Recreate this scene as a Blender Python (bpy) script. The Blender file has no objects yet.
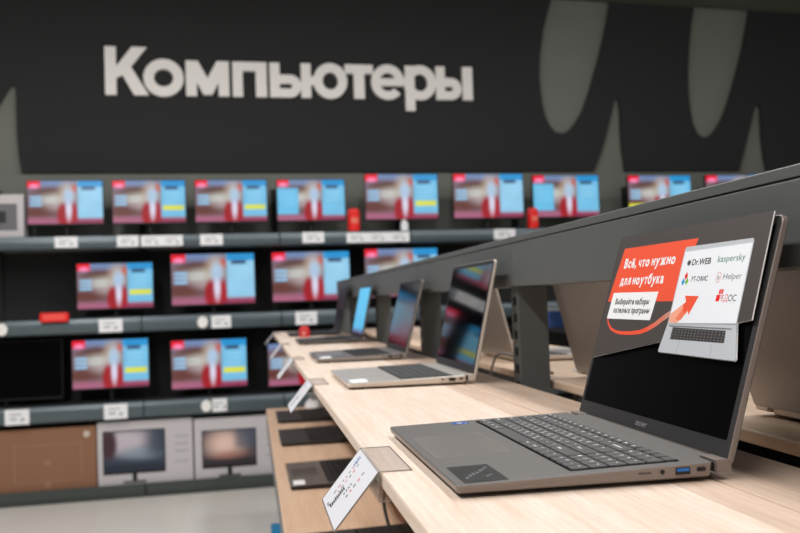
import bpy, bmesh, math, random
import numpy as np
from mathutils import Matrix, Vector
random.seed(7)
scn = bpy.context.scene
C = scn.collection
Z0 = 1.13                      # table datum above the floor

# ------------------------------------------------------------------ camera
F_PX, YAW, PITCH, ROLL = 908.6, .1643, .0352, -.0342
CAM = Vector((-.1648, -.7467, .1513 + Z0))
def cam_axes():
    F = Vector((math.sin(YAW), math.cos(YAW), 0)); R = Vector((math.cos(YAW), -math.sin(YAW), 0)); U = Vector((0, 0, 1))
    f = F*math.cos(PITCH)+U*math.sin(PITCH); u = U*math.cos(PITCH)-F*math.sin(PITCH)
    return R*math.cos(ROLL)+u*math.sin(ROLL), u*math.cos(ROLL)-R*math.sin(ROLL), f
_r, _u, _f = cam_axes()
cd = bpy.data.cameras.new('camera'); cam = bpy.data.objects.new('camera', cd); C.objects.link(cam)
m = Matrix.Identity(4)
for i in range(3):
    m[i][0] = _r[i]; m[i][1] = _u[i]; m[i][2] = -_f[i]; m[i][3] = CAM[i]
cam.matrix_world = m
cd.sensor_width = 36; cd.lens = F_PX*36/800; cd.clip_start = .02; cd.clip_end = 60
cd.dof.use_dof = True; cd.dof.focus_distance = .97; cd.dof.aperture_fstop = 7.6
scn.camera = cam
# ------------------------------------------------------------------ world, lights, exposure
w = bpy.data.worlds.new('world'); scn.world = w; w.use_nodes = True
w.node_tree.nodes['Background'].inputs[0].default_value = (1, .97, .94, 1)
w.node_tree.nodes['Background'].inputs[1].default_value = .30
def area(name, loc, sx, sy, power, rot=(0, 0, 0), col=(1, .985, .965)):
    l = bpy.data.lights.new(name, 'AREA'); l.shape = 'RECTANGLE'; l.size = sx; l.size_y = sy; l.energy = power; l.color = col
    o = bpy.data.objects.new(name, l); o.location = loc; o.rotation_euler = rot; C.objects.link(o)
    return o
area('ceiling_strip_lamp', (-1.5, .3, 3.55), .25, 6.5, 165)
area('ceiling_strip_lamp', (.9, .6, 3.55), .25, 6.5, 78)
area('ceiling_strip_lamp', (3.4, 0, 3.55), .25, 6.5, 78)
area('added_wall_fill', (.6, 3.7, 3.5), 7.0, .25, 42, (math.radians(28), 0, 0))  # extra light added to brighten the sign wall, no fitting there
scn.view_settings.view_transform = 'Standard'; scn.view_settings.look = 'None'
scn.view_settings.exposure = 0; scn.view_settings.gamma = 1; scn.view_settings.use_curve_mapping = False
scn.cycles.use_denoising = True
scn.cycles.max_bounces = 8

# ------------------------------------------------------------------ materials
def lin(c):
    return tuple(((v/255)/12.92 if v/255 <= .04045 else ((v/255+.055)/1.055)**2.4) for v in c)
MATS = {}
def mat(name, rgb, rough=.5, metal=0., noise=0., nscale=40., emit=0., trans=0., coat=0., bump=0.):
    if name in MATS: return MATS[name]
    M = bpy.data.materials.new(name); M.use_nodes = True; nt = M.node_tree; b = nt.nodes['Principled BSDF']
    c = lin(rgb)+(1,)
    b.inputs['Base Color'].default_value = c; b.inputs['Roughness'].default_value = rough; b.inputs['Metallic'].default_value = metal
    b.inputs['Coat Weight'].default_value = coat
    if trans: b.inputs['Transmission Weight'].default_value = trans; b.inputs['IOR'].default_value = 1.3
    if emit:
        b.inputs['Emission Color'].default_value = c; b.inputs['Emission Strength'].default_value = emit
    if noise or bump:
        tc = nt.nodes.new('ShaderNodeTexCoord'); n = nt.nodes.new('ShaderNodeTexNoise'); n.inputs['Scale'].default_value = nscale
        n.inputs['Detail'].default_value = 4
        nt.links.new(tc.outputs['Object'], n.inputs['Vector'])
        if noise:
            mx = nt.nodes.new('ShaderNodeMix'); mx.data_type = 'RGBA'
            mx.inputs[6].default_value = tuple(v*(1-noise) for v in c[:3])+(1,); mx.inputs[7].default_value = tuple(min(1, v*(1+noise)) for v in c[:3])+(1,)
            nt.links.new(n.outputs['Fac'], mx.inputs[0]); nt.links.new(mx.outputs[2], b.inputs['Base Color'])
        if bump:
            bp = nt.nodes.new('ShaderNodeBump'); bp.inputs['Strength'].default_value = bump; bp.inputs['Distance'].default_value = .001
            nt.links.new(n.outputs['Fac'], bp.inputs['Height']); nt.links.new(bp.outputs['Normal'], b.inputs['Normal'])
    MATS[name] = M
    return M
def wood_mat(name, light, dark, split=None, light2=None, dark2=None, along='Y'):
    M = bpy.data.materials.new(name); M.use_nodes = True; nt = M.node_tree; N = nt.nodes; L = nt.links; b = N['Principled BSDF']
    b.inputs['Roughness'].default_value = .5
    tc = N.new('ShaderNodeTexCoord'); mp = N.new('ShaderNodeMapping')
    mp.inputs['Scale'].default_value = (1, .09, 1) if along == 'Y' else (.09, 1, 1)
    L.new(tc.outputs['Object'], mp.inputs[0])
    n1 = N.new('ShaderNodeTexNoise'); n1.inputs['Scale'].default_value = 60; n1.inputs['Detail'].default_value = 3; L.new(mp.outputs[0], n1.inputs[0])
    n2 = N.new('ShaderNodeTexNoise'); n2.inputs['Scale'].default_value = 420; n2.inputs['Detail'].default_value = 5; L.new(mp.outputs[0], n2.inputs[0])
    wv = N.new('ShaderNodeTexWave'); wv.wave_type = 'BANDS'; wv.bands_direction = 'X' if along == 'Y' else 'Y'
    wv.inputs['Scale'].default_value = 34; wv.inputs['Distortion'].default_value = 14; wv.inputs['Detail'].default_value = 2; wv.inputs['Detail Scale'].default_value = .8
    L.new(mp.outputs[0], wv.inputs[0])
    def mth(op, a, bb):
        x = N.new('ShaderNodeMath'); x.operation = op
        for i, v in enumerate((a, bb)):
            if isinstance(v, (int, float)): x.inputs[i].default_value = v
            else: L.new(v, x.inputs[i])
        return x.outputs[0]
    s = mth('ADD', mth('MULTIPLY', n1.outputs['Fac'], .55), mth('ADD', mth('MULTIPLY', n2.outputs['Fac'], .35), mth('MULTIPLY', wv.outputs['Fac'], .09)))
    rp = N.new('ShaderNodeMapRange'); rp.inputs[1].default_value = .30; rp.inputs[2].default_value = .72; L.new(s, rp.inputs[0])
    def mix(f, a, bb):
        x = N.new('ShaderNodeMix'); x.data_type = 'RGBA'; L.new(f, x.inputs[0])
        for i, v in ((6, a), (7, bb)):
            if isinstance(v, tuple): x.inputs[i].default_value = lin(v)+(1,)
            else: L.new(v, x.inputs[i])
        return x.outputs[2]
    c = mix(rp.outputs[0], light, dark)
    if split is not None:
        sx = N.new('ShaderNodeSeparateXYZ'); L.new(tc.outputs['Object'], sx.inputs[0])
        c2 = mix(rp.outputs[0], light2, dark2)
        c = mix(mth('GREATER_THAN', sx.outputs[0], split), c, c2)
    L.new(c, b.inputs['Base Color'])
    bp = N.new('ShaderNodeBump'); bp.inputs['Strength'].default_value = .12; bp.inputs['Distance'].default_value = .0005
    L.new(n2.outputs['Fac'], bp.inputs['Height']); L.new(bp.outputs[0], b.inputs['Normal'])
    return M
def picture_mat(name, strength, rough=.25, base=0.0):
    M = bpy.data.materials.new(name); M.use_nodes = True; nt = M.node_tree; b = nt.nodes['Principled BSDF']
    a = nt.nodes.new('ShaderNodeAttribute'); a.attribute_name = 'picture'
    b.inputs['Roughness'].default_value = rough
    b.inputs['Base Color'].default_value = (.01, .01, .01, 1)
    if base: nt.links.new(a.outputs['Color'], b.inputs['Base Color'])
    if strength:
        nt.links.new(a.outputs['Color'], b.inputs['Emission Color']); b.inputs['Emission Strength'].default_value = strength
    return M
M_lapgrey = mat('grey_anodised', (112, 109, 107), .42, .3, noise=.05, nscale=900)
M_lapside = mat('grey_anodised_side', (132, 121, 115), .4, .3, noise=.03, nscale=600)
M_deck = M_lapgrey
M_bezel = mat('dark_bezel', (46, 45, 46), .45)
M_black = mat('black_plastic', (12, 12, 13), .4)
M_glass = mat('black_glass', (4, 4, 5), .3)
M_glass.node_tree.nodes['Principled BSDF'].inputs['Specular IOR Level'].default_value = .05
M_gloss = mat('glossy_display', (3, 5, 9), .05)
M_gloss2 = mat('satin_display', (8, 9, 12), .1)
M_key = mat('key_cap', (74, 73, 74), .55)
M_legend = mat('key_legend', (255, 255, 255), .5)
M_recess = mat('key_recess', (3, 3, 3), .9)
M_recess.node_tree.nodes['Principled BSDF'].inputs['Specular IOR Level'].default_value = .1
M_pad = mat('touchpad_surface', (132, 127, 124), .3, .25)
M_padline = mat('polished_edge', (215, 208, 202), .25, .5)
M_blue = mat('blue_sticker', (20, 95, 180), .3)
M_usb = mat('usb_blue', (20, 110, 190), .35)
M_white = mat('white_paper', (248, 248, 250), .55)
M_print = mat('dark_ink', (40, 40, 42), .6)
M_greyink = mat('grey_ink', (120, 122, 126), .6)
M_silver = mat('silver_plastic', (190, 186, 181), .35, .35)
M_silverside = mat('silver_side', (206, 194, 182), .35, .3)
M_darklap = mat('dark_laptop', (42, 41, 43), .5)
M_darkkeys = mat('dark_keys', (22, 22, 24), .6)
M_backlid = mat('taupe_lid', (168, 161, 157), .45, .1, noise=.04, nscale=500)
M_rail = mat('grey_powder_coat', (89, 92, 91), .45, 0, noise=.05, nscale=300)
M_groove = mat('groove', (14, 15, 15), .7)
M_shelf = mat('teal_grey_steel', (88, 100, 106), .33, .25, noise=.04, nscale=6)
M_shelfdark = mat('base_steel', (66, 72, 69), .5)
M_blackpanel = mat('black_fixture_panel', (27, 27, 28), .75, noise=.1, nscale=5)
M_sign = mat('black_sign_panel', (36, 36, 37), .8, noise=.06, nscale=3)
M_wall = mat('grey_wall_paint', (122, 124, 117), .85, noise=.05, nscale=4)
M_letter = mat('white_letter', (250, 246, 242), .5)
M_red = mat('red_print', (245, 28, 20), .35)
M_orange = mat('orange_print', (246, 84, 48), .5)
M_orangelight = mat('pale_orange_print', (250, 172, 145), .45)
M_cardface = mat('charcoal_print', (70, 63, 61), .5, noise=.04, nscale=800)
M_cardedge = mat('white_card_core', (255, 255, 255), .5)
M_grn = mat('green_ink', (20, 120, 100), .5)
M_lime = mat('lime_ink', (130, 190, 60), .5)
M_cyan = mat('cyan_ink', (30, 150, 220), .5)
M_scrwhite = mat('printed_white', (246, 249, 255), .4)
M_silverprint = mat('printed_silver', (198, 202, 208), .4)
M_darkprint = mat('printed_dark', (50, 48, 50), .5)
M_rose = mat('rose_ink', (225, 90, 85), .6)
M_blueink = mat('blue_ink', (90, 120, 180), .6)
M_cardboard = mat('brown_cardboard', (146, 104, 78), .75, noise=.05, nscale=5)
M_boxwhite = mat('white_carton', (205, 200, 202), .6)
M_foot = mat('rubber_foot', (18, 18, 18), .8)
M_cable = mat('grey_cable', (130, 126, 122), .5)
M_cabledark = mat('dark_cable', (30, 28, 27), .5)
M_floor = mat('floor_tile', (205, 199, 190), .35, noise=.04, nscale=2)
M_ceil = mat('ceiling_paint', (70, 72, 68), .9)
M_pic = picture_mat('lit_screen', 1.0)
M_picdim = picture_mat('dim_screen', .55, .12)
M_photo = picture_mat('printed_photo', 0, .5, 1)
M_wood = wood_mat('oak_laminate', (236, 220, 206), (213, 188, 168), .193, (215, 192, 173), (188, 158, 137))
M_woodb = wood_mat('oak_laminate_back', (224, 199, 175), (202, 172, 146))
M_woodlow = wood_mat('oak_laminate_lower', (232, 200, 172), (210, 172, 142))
def acrylic():
    M = bpy.data.materials.new('clear_acrylic'); M.use_nodes = True; nt = M.node_tree
    b = nt.nodes['Principled BSDF']; b.inputs['Base Color'].default_value = (.8, .8, .8, 1); b.inputs['Roughness'].default_value = .12
    t = nt.nodes.new('ShaderNodeBsdfTransparent'); mx = nt.nodes.new('ShaderNodeMixShader'); mx.inputs[0].default_value = .16
    t.inputs[0].default_value = (.93, .92, .91, 1)
    nt.links.new(t.outputs[0], mx.inputs[1]); nt.links.new(b.outputs[0], mx.inputs[2])
    nt.links.new(mx.outputs[0], nt.nodes['Material Output'].inputs[0])
    return M
M_acrylic = acrylic()
M_acredge = mat('acrylic_edge', (132, 125, 120), .25)

# ------------------------------------------------------------------ mesh helpers
class MB:
    def __init__(s): s.v = []; s.f = []; s.m = []; s.mats = []
    def mi(s, M):
        if M not in s.mats: s.mats.append(M)
        return s.mats.index(M)
    def add(s, vs, fs, M):
        o = len(s.v); s.v += [tuple(v) for v in vs]; k = s.mi(M)
        for f in fs: s.f.append(tuple(i+o for i in f)); s.m.append(k)
        return s
    def box(s, a, b, M, fn=None):
        (x0, y0, z0), (x1, y1, z1) = a, b
        vs = [(x, y, z) for x in (x0, x1) for y in (y0, y1) for z in (z0, z1)]
        if fn: vs = [fn(*v) for v in vs]
        return s.add(vs, [(0, 1, 3, 2), (4, 6, 7, 5), (0, 4, 5, 1), (2, 3, 7, 6), (0, 2, 6, 4), (1, 5, 7, 3)], M)
    def prism(s, poly, h0, h1, M, fn):
        """poly: 2D points; fn(a, b, h) -> 3D"""
        n = len(poly)
        vs = [fn(a, b, h0) for a, b in poly]+[fn(a, b, h1) for a, b in poly]
        fs = [tuple(range(n-1, -1, -1)), tuple(range(n, 2*n))]+[(i, (i+1) % n, n+(i+1) % n, n+i) for i in range(n)]
        return s.add(vs, fs, M)
    def loft(s, loops, M, cap=True):
        n = len(loops[0]); vs = [p for l in loops for p in l]; fs = []
        for k in range(len(loops)-1):
            for i in range(n):
                j = (i+1) % n; fs.append((k*n+i, k*n+j, (k+1)*n+j, (k+1)*n+i))
        if cap: fs += [tuple(range(n-1, -1, -1)), tuple((len(loops)-1)*n+i for i in range(n))]
        return s.add(vs, fs, M)
    def tube(s, pts, r, M, seg=8):
        pts = [Vector(p) for p in pts]; loops = []
        for i, p in enumerate(pts):
            d = (pts[min(i+1, len(pts)-1)]-pts[max(i-1, 0)]).normalized()
            a = d.orthogonal().normalized() if i == 0 else (pa - d*pa.dot(d)).normalized()
            pa = a; b = d.cross(a)
            rr = r if not isinstance(r, (list, tuple)) else r[i]
            loops.append([p+(a*math.cos(t)+b*math.sin(t))*rr for t in [2*math.pi*k/seg for k in range(seg)]])
        return s.loft(loops, M)
    def flat(s, poly, M, fn):
        return s.add([fn(a, b) for a, b in poly], [tuple(range(len(poly)))], M)
    def build(s, name, parent=None, off=(0, 0, 0), smooth=False, bevel=0, fix=True):
        me = bpy.data.meshes.new(name)
        me.from_pydata([(v[0]-off[0], v[1]-off[1], v[2]-off[2]) for v in s.v], [], s.f)
        for M in s.mats: me.materials.append(M)
        me.polygons.foreach_set('material_index', s.m)
        if fix:
            bm = bmesh.new(); bm.from_mesh(me); bmesh.ops.recalc_face_normals(bm, faces=bm.faces); bm.to_mesh(me); bm.free()
        if smooth: me.polygons.foreach_set('use_smooth', [True]*len(me.polygons))
        me.update()
        o = bpy.data.objects.new(name, me); C.objects.link(o)
        if parent: o.parent = parent
        if bevel:
            md = o.modifiers.new('bevel', 'BEVEL'); md.width = bevel; md.segments = 2; md.limit_method = 'ANGLE'; md.angle_limit = math.radians(40)
        return o
TOP = []
def tag(o, label=None, cat=None, group=None, kind=None):
    if label: o['label'] = label
    if cat: o['category'] = cat
    if group: o['group'] = group
    if kind: o['kind'] = kind
    return o
def thing(name, label, cat, loc=(0, 0, 0), rz=0, group=None):
    o = bpy.data.objects.new(name, None); C.objects.link(o); o.empty_display_size = .05
    o.location = (loc[0], loc[1], loc[2]+Z0); o.rotation_euler = (0, 0, rz)
    return tag(o, label, cat, group)
def top(o, loc=(0, 0, 0), rz=0):
    o.location = (loc[0], loc[1], loc[2]+Z0); o.rotation_euler = (0, 0, rz); return o
def dup(root, loc, rz=None, label=None, group=None):
    r = root.copy(); C.objects.link(r); r.location = (loc[0], loc[1], loc[2]+Z0)
    if rz is not None: r.rotation_euler = (0, 0, rz)
    if label: r['label'] = label
    if group: r['group'] = group
    for ch in list(root.children):
        c = ch.copy(); C.objects.link(c); c.parent = r
        for g in ch.children:
            d = g.copy(); C.objects.link(d); d.parent = c
    return r
def rrect(x0, y0, x1, y1, r, n=5):
    """counter-clockwise rounded rectangle; r a number or four (x0y0, x1y0, x1y1, x0y1)"""
    rs = (r,)*4 if isinstance(r, (int, float)) else r; P = []
    for (cx, cy, a, q) in ((x0, y0, 180, 0), (x1, y0, 270, 1), (x1, y1, 0, 2), (x0, y1, 90, 3)):
        rr = rs[q]; ox = cx+(rr if cx == x0 else -rr); oy = cy+(rr if cy == y0 else -rr)
        for k in range(n+1):
            t = math.radians(a+90*k/n); P.append((ox+rr*math.cos(t), oy+rr*math.sin(t)))
    return P
def inset(poly, d):
    n = len(poly); out = []
    for i in range(n):
        p0 = Vector(poly[i-1]); p = Vector(poly[i]); p1 = Vector(poly[(i+1) % n])
        e0 = (p-p0); e1 = (p1-p)
        if e0.length < 1e-9: e0 = e1
        if e1.length < 1e-9: e1 = e0
        e0 = e0.normalized(); e1 = e1.normalized()
        n0 = Vector((-e0.y, e0.x)); n1 = Vector((-e1.y, e1.x)); b = n0+n1
        b = b/max(.3, b.dot(n0)) if b.length > 1e-6 else n0
        out.append((p.x+b.x*d, p.y+b.y*d))
    return out
_tc = {}
def R_(x0, y0, x1, y1): return [(x0, y0), (x1, y0), (x1, y1), (x0, y1)]
def text2d(body, bold=0., shear=0.):
    key = (body, bold, shear)
    if key not in _tc:
        c = bpy.data.curves.new('t', 'FONT'); c.body = body; c.offset = bold; c.shear = shear; c.resolution_u = 3; c.fill_mode = 'FRONT'
        o = bpy.data.objects.new('t', c); C.objects.link(o); bpy.context.view_layer.update()
        me = bpy.data.meshes.new_from_object(o.evaluated_get(bpy.context.evaluated_depsgraph_get()))
        vs = [(v.co.x, v.co.y) for v in me.vertices]; fs = [tuple(p.vertices) for p in me.polygons]
        bpy.data.objects.remove(o); bpy.data.curves.remove(c); bpy.data.meshes.remove(me)
        _tc[key] = (vs, fs)
    return _tc[key]
LAT = dict(zip('АВЕКМНОРСТХаеёорсух', 'ABEKMHOPCTXaeëopcyx'))
def glyph(ch, bold):
    """one character as flat polygons, left edge at x = 0; Cyrillic letters with Latin look-alikes use them"""
    XH = .50; w = .085+2*bold; ch = LAT.get(ch, ch)
    def latin(c, sx=1, sy=1, mirror=False):
        vs, fs = text2d(c, bold); a = min(v[0] for v in vs); b = max(v[0] for v in vs)
        return [(((b-v[0]) if mirror else (v[0]-a))*sx, v[1]*sy) for v in vs], fs
    def rects(L):
        vs, fs = [], []
        for P in L: fs.append(tuple(range(len(vs), len(vs)+len(P)))); vs += P
        return vs, fs
    def bowl_(x, wd, y1):
        r = y1/2; ix = x+wd-r
        out = [R_(x, 0, ix, w*.9), R_(x, y1-w*.9, ix, y1)]
        A = [math.radians(-90+15*k) for k in range(13)]
        return out+[[(ix+r*math.cos(a), r+r*math.sin(a)) for a in A]+[(ix+(r-w)*math.cos(a), r+(r-w*.9)*math.sin(a)) for a in A[::-1]]]
    if ch == 'н': return rects([R_(0, 0, w, XH), R_(.33, 0, .33+w, XH), R_(w*.8, .21, .34, .21+w*.85)])
    if ch == 'и' or ch == 'й':
        L = [R_(0, 0, w, XH), R_(.34, 0, .34+w, XH), [(w*.7, 0), (w*1.3, 0), (.34+w*.3, XH), (.34-w*.3, XH)]]
        if ch == 'й': L.append([(.10, .62), (.15, .56), (.27, .56), (.32, .62), (.27, .68), (.25, .63), (.17, .63), (.15, .68)])
        return rects(L)
    if ch == 'ы': return rects([R_(0, 0, w, XH), R_(.46, 0, .46+w, XH)]+bowl_(w*.5, .32, .31))
    if ch == 'ь': return rects([R_(0, 0, w, XH)]+bowl_(w*.5, .32, .31))
    if ch == 'я': return latin('R', .82, XH/.7, True)
    if ch == 'Ф':
        vs, fs = latin('O', .92, .78); m_ = max(v[0] for v in vs)/2; vs = [(x, y+.08) for x, y in vs]; n_ = len(vs)
        return vs+R_(m_-w/2, -.02, m_+w/2, .74), fs+[(n_, n_+1, n_+2, n_+3)]
    if ch == 'И': return latin('N', 1, 1, True)
    if ch in 'бвгджзклмптцчшщ':
        vs, fs = text2d(ch, bold); a = min(v[0] for v in vs); t_ = max(v[1] for v in vs); k_ = (.73 if ch == 'б' else XH)/t_
        return [((v[0]-a)*max(k_, .82), v[1]*k_) for v in vs], fs
    return latin(ch)
def put_line(mb, body, x0, y0, x1, h, M, fn, bold=0.):
    out = []; x = 0
    for ch in body:
        if ch == ' ': x += .24; continue
        vs, fs = glyph(ch, bold); out.append((x, vs, fs)); x += max(v[0] for v in vs)+.085
    sx = (x1-x0)/(x-.085); sy = h/.70
    for xo, vs, fs in out: mb.add([fn(x0+(v[0]+xo)*sx, y0+v[1]*sy) for v in vs], fs, M)
def put_text(mb, body, x0, y0, x1, h, M, fn, bold=0., shear=0.):
    """fits the text between x0 and x1, baseline y0; h is the cap height (Bfont cap = .7 units)"""
    vs, fs = text2d(body, bold, shear)
    if not vs: return
    a = min(v[0] for v in vs); b = max(v[0] for v in vs); sx = (x1-x0)/(b-a); sy = h/.70
    mb.add([fn(x0+(v[0]-a)*sx, y0+v[1]*sy) for v in vs], fs, M)
def picture(name, fn, wd, ht, nx=72, ny=40):
    """mesh of nx x ny cells in the XZ plane (x right, z up, facing -Y) coloured by fn(x, y), both 0..1 with y up"""
    me = bpy.data.meshes.new(name)
    xs, ys = np.meshgrid(np.linspace(0, 1, nx+1), np.linspace(0, 1, ny+1))
    v = np.stack([(xs-.5)*wd, xs*0, ys*ht], -1).reshape(-1, 3)
    idx = np.arange((nx+1)*(ny+1)).reshape(ny+1, nx+1)
    f = np.stack([idx[:-1, :-1], idx[:-1, 1:], idx[1:, 1:], idx[1:, :-1]], -1).reshape(-1, 4)
    me.from_pydata(v.tolist(), [], f.tolist())
    col = fn(xs.ravel(), ys.ravel())
    at = me.color_attributes.new('picture', 'FLOAT_COLOR', 'POINT')
    at.data.foreach_set('color', np.concatenate([col, np.ones((len(col), 1))], 1).astype(np.float32).ravel())
    return me
def L3(*c): return np.array(lin(c))
def blend(col, mask, c): return col*(1-mask[:, None])+np.asarray(c)[None, :]*mask[:, None]
def sm(x, a, b): t = np.clip((x-a)/(b-a), 0, 1); return t*t*(3-2*t)
def rect(x, y, x0, y0, x1, y1, s=.02):
    return sm(x, x0-s, x0+s)*(1-sm(x, x1-s, x1+s))*sm(y, y0-s, y0+s)*(1-sm(y, y1-s, y1+s))
def ell(x, y, cx, cy, rx, ry, s=.35):
    d = np.sqrt(((x-cx)/rx)**2+((y-cy)/ry)**2); return 1-sm(d, 1-s, 1+s)

# ------------------------------------------------------------------ the room
WY = .0579; UW = 5.7
WM = Matrix.Translation((0, UW, 0)) @ Matrix.Rotation(WY, 4, 'Z')
def W(s, d, z):
    p = WM @ Vector((s, d, z)); return (p.x, p.y, p.z)
FL = -1.13
def quad_obj(name, vs, M, kind='structure'):
    b = MB(); b.add(vs, [(0, 1, 2, 3)], M); o = b.build(name, fix=False); o['kind'] = kind; return top(o)
fl = quad_obj('floor', [(-7, -6, FL), (10, -6, FL), (10, 8, FL), (-7, 8, FL)], M_floor)
# floor tile joints
nt = M_floor.node_tree; bk = nt.nodes.new('ShaderNodeTexBrick'); bk.offset = 0
tcn = nt.nodes.new('ShaderNodeTexCoord'); nt.links.new(tcn.outputs['Object'], bk.inputs[0])
bk.inputs['Scale'].default_value = 1; bk.inputs['Brick Width'].default_value = .6; bk.inputs['Row Height'].default_value = .6; bk.inputs['Mortar Size'].default_value = .004
bk.inputs['Color1'].default_value = lin((236, 231, 224))+(1,); bk.inputs['Color2'].default_value = lin((232, 226, 218))+(1,); bk.inputs['Mortar'].default_value = lin((228, 222, 214))+(1,)
nt.links.new(bk.outputs[0], nt.nodes['Principled BSDF'].inputs['Base Color'])
b = MB(); b.box((-7, -6, 2.62), (10, 8, 2.7), M_ceil); tag(top(b.build('ceiling')), kind='structure')
b = MB(); b.box((-6, .44, FL), (9, .54, 2.62), M_wall)
ow = b.build('wall_back'); ow['kind'] = 'structure'; top(ow, (0, UW, 0), WY)
# bulkhead above the sign panel
b = MB(); b.prism([(-6, 2.60), (2.0, 2.545), (9, 2.43), (9, 2.62), (-6, 2.62)], .05, .399, mat('bulkhead_paint', (92, 97, 84), .8), lambda a_, z_, h_: (a_, h_, z_))
tag(top(b.build('trim_1'), (0, UW, 0), WY), kind='structure')

# black sign panel with cut-outs
tear1 = [(2.338, 2.537), (2.259, 2.28), (2.224, 2.075), (2.212, 1.9), (2.216, 1.79), (2.227, 1.68), (2.246, 1.588), (2.28, 1.505), (2.326, 1.452), (2.385, 1.44), (2.448, 1.465), (2.51, 1.53), (2.568, 1.616), (2.63, 1.76), (2.687, 1.922), (2.735, 2.06), (2.78, 2.214), (2.82, 2.36), (2.858, 2.537)]
tear2 = [(3.624, 2.537), (3.585, 2.35), (3.558, 2.152), (3.54, 1.98), (3.536, 1.813), (3.543, 1.66), (3.563, 1.528), (3.598, 1.45), (3.642, 1.417), (3.69, 1.418), (3.736, 1.447), (3.79, 1.51), (3.837, 1.58), (3.895, 1.7), (3.945, 1.837), (4.005, 2.0), (4.058, 2.166), (4.11, 2.36), (4.15, 2.537)]
spl = [(-1.716, 1.13), (-1.733, 1.25), (-1.742, 1.38), (-1.745, 1.56), (-1.744, 1.70), (-1.751, 1.757), (-1.778, 1.752), (-1.81, 1.70), (-1.873, 1.585), (-1.94, 1.42), (-2.04, 1.13)]
sp1 = [(2.926, 1.13), (2.915, 1.24), (2.906, 1.35), (2.902, 1.5), (2.905, 1.64), (2.897, 1.72), (2.885, 1.74), (2.862, 1.715), (2.82, 1.58), (2.775, 1.43), (2.72, 1.28), (2.651, 1.13)]
sp2 = [(4.235, 1.13), (4.215, 1.25), (4.203, 1.40), (4.201, 1.56), (4.204, 1.66), (4.192, 1.705), (4.17, 1.695), (4.14, 1.64), (4.10, 1.50), (4.05, 1.35), (3.974, 1.13)]
outline = [(-6, 2.537)]+tear1+tear2+[(9, 2.537), (9, 1.13)]+sp2+sp1+spl+[(-6, 1.13)]
outline = outline[::-1]
b = MB(); b.prism(outline, .40, .425, M_sign, lambda a, z, h: (a, h, z))
o = b.build('sign_panel'); top(o, (0, UW, 0), WY)
tag(o, 'matte black wall panel with rounded drop and spike cut-outs above the monitor shelves', 'wall panel')

# sign letters
sg = thing('wall_sign', 'white raised letters reading Компьютеры on the black wall panel', 'sign', W(0, .40, 1.692), WY)
SW = .078; X = .262; CP = .353
def ring(cx, cy, rx, ry, w, a0=0, a1=360, n=36):
    A = [math.radians(a0+(a1-a0)*k/n) for k in range(n+1)]
    h = n//2
    part = lambda S: [(cx+rx*math.cos(a), cy+ry*math.sin(a)) for a in S]+[(cx+(rx-w)*math.cos(a), cy+(ry-w)*math.sin(a)) for a in S[::-1]]
    return [part(A[:h+1]), part(A[h:])]
def bowl(x, wd, y1, st=.068):
    r = y1/2; ix = x+wd-r
    return [R_(x, 0, ix, st), R_(x, y1-st, ix, y1)]+ring(ix, r, r, r, st, -90, 90, 18)
def q(px): return (px-105)*.007533-1.157
letters = {
 'К': (q(105.6), [R_(0, 0, SW, CP), [(.075, .12), (.075, .205), (.19, CP), (.295, CP), (.14, .155)], [(.10, .185), (.165, .235), (.305, 0), (.200, 0)]]),
 'о': (q(141), ring(.143, X/2, .143, X/2+.008, .074)),
 'м': (q(181), [R_(0, 0, .078, X), R_(.235, 0, .313, X), [(0, X), (.088, X), (.175, .10), (.157, .01), (.125, .01)], [(.225, X), (.313, X), (.188, .01), (.156, .01), (.138, .10)]]),
 'п': (q(226), [R_(0, 0, SW-.004, X), R_(.170, 0, .252, X), R_(.05, X-.068, .2, X)]),
 'ь': (q(262.5), [R_(0, 0, SW-.004, X)]+bowl(.04, .195, .172)),
 'ю': (q(293.7), [R_(0, 0, SW-.004, X), R_(.07, .098, .13, .164)]+ring(.222, X/2, .130, X/2+.006, .071)),
 'т': (q(338.3), [R_(.068, 0, .150, X), R_(0, X-.07, .218, X)]),
 'е': (q(365.3), ring(.130, X/2, .130, X/2+.006, .066, 0, 318)+[R_(.05, .102, .256, .160)]),
 'р': (q(401), [R_(0, -.09, SW-.004, X)]+ring(.118, X/2, .130, X/2+.006, .070)),
 'ы': (q(433.8), [R_(0, 0, SW-.006, X)]+bowl(.04, .165, .172)+[R_(.215, 0, .295, X)]),
}
for ch, (x0, polys) in letters.items():
    b = MB()
    for i, p in enumerate(polys): b.prism([(a+x0+.018, z) for a, z in p], 0, -.03-.0007*i, M_letter, lambda a, z, h: (a, h, z))
    o = b.build('letter', sg); tag(o, 'white letter '+ch)

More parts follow.
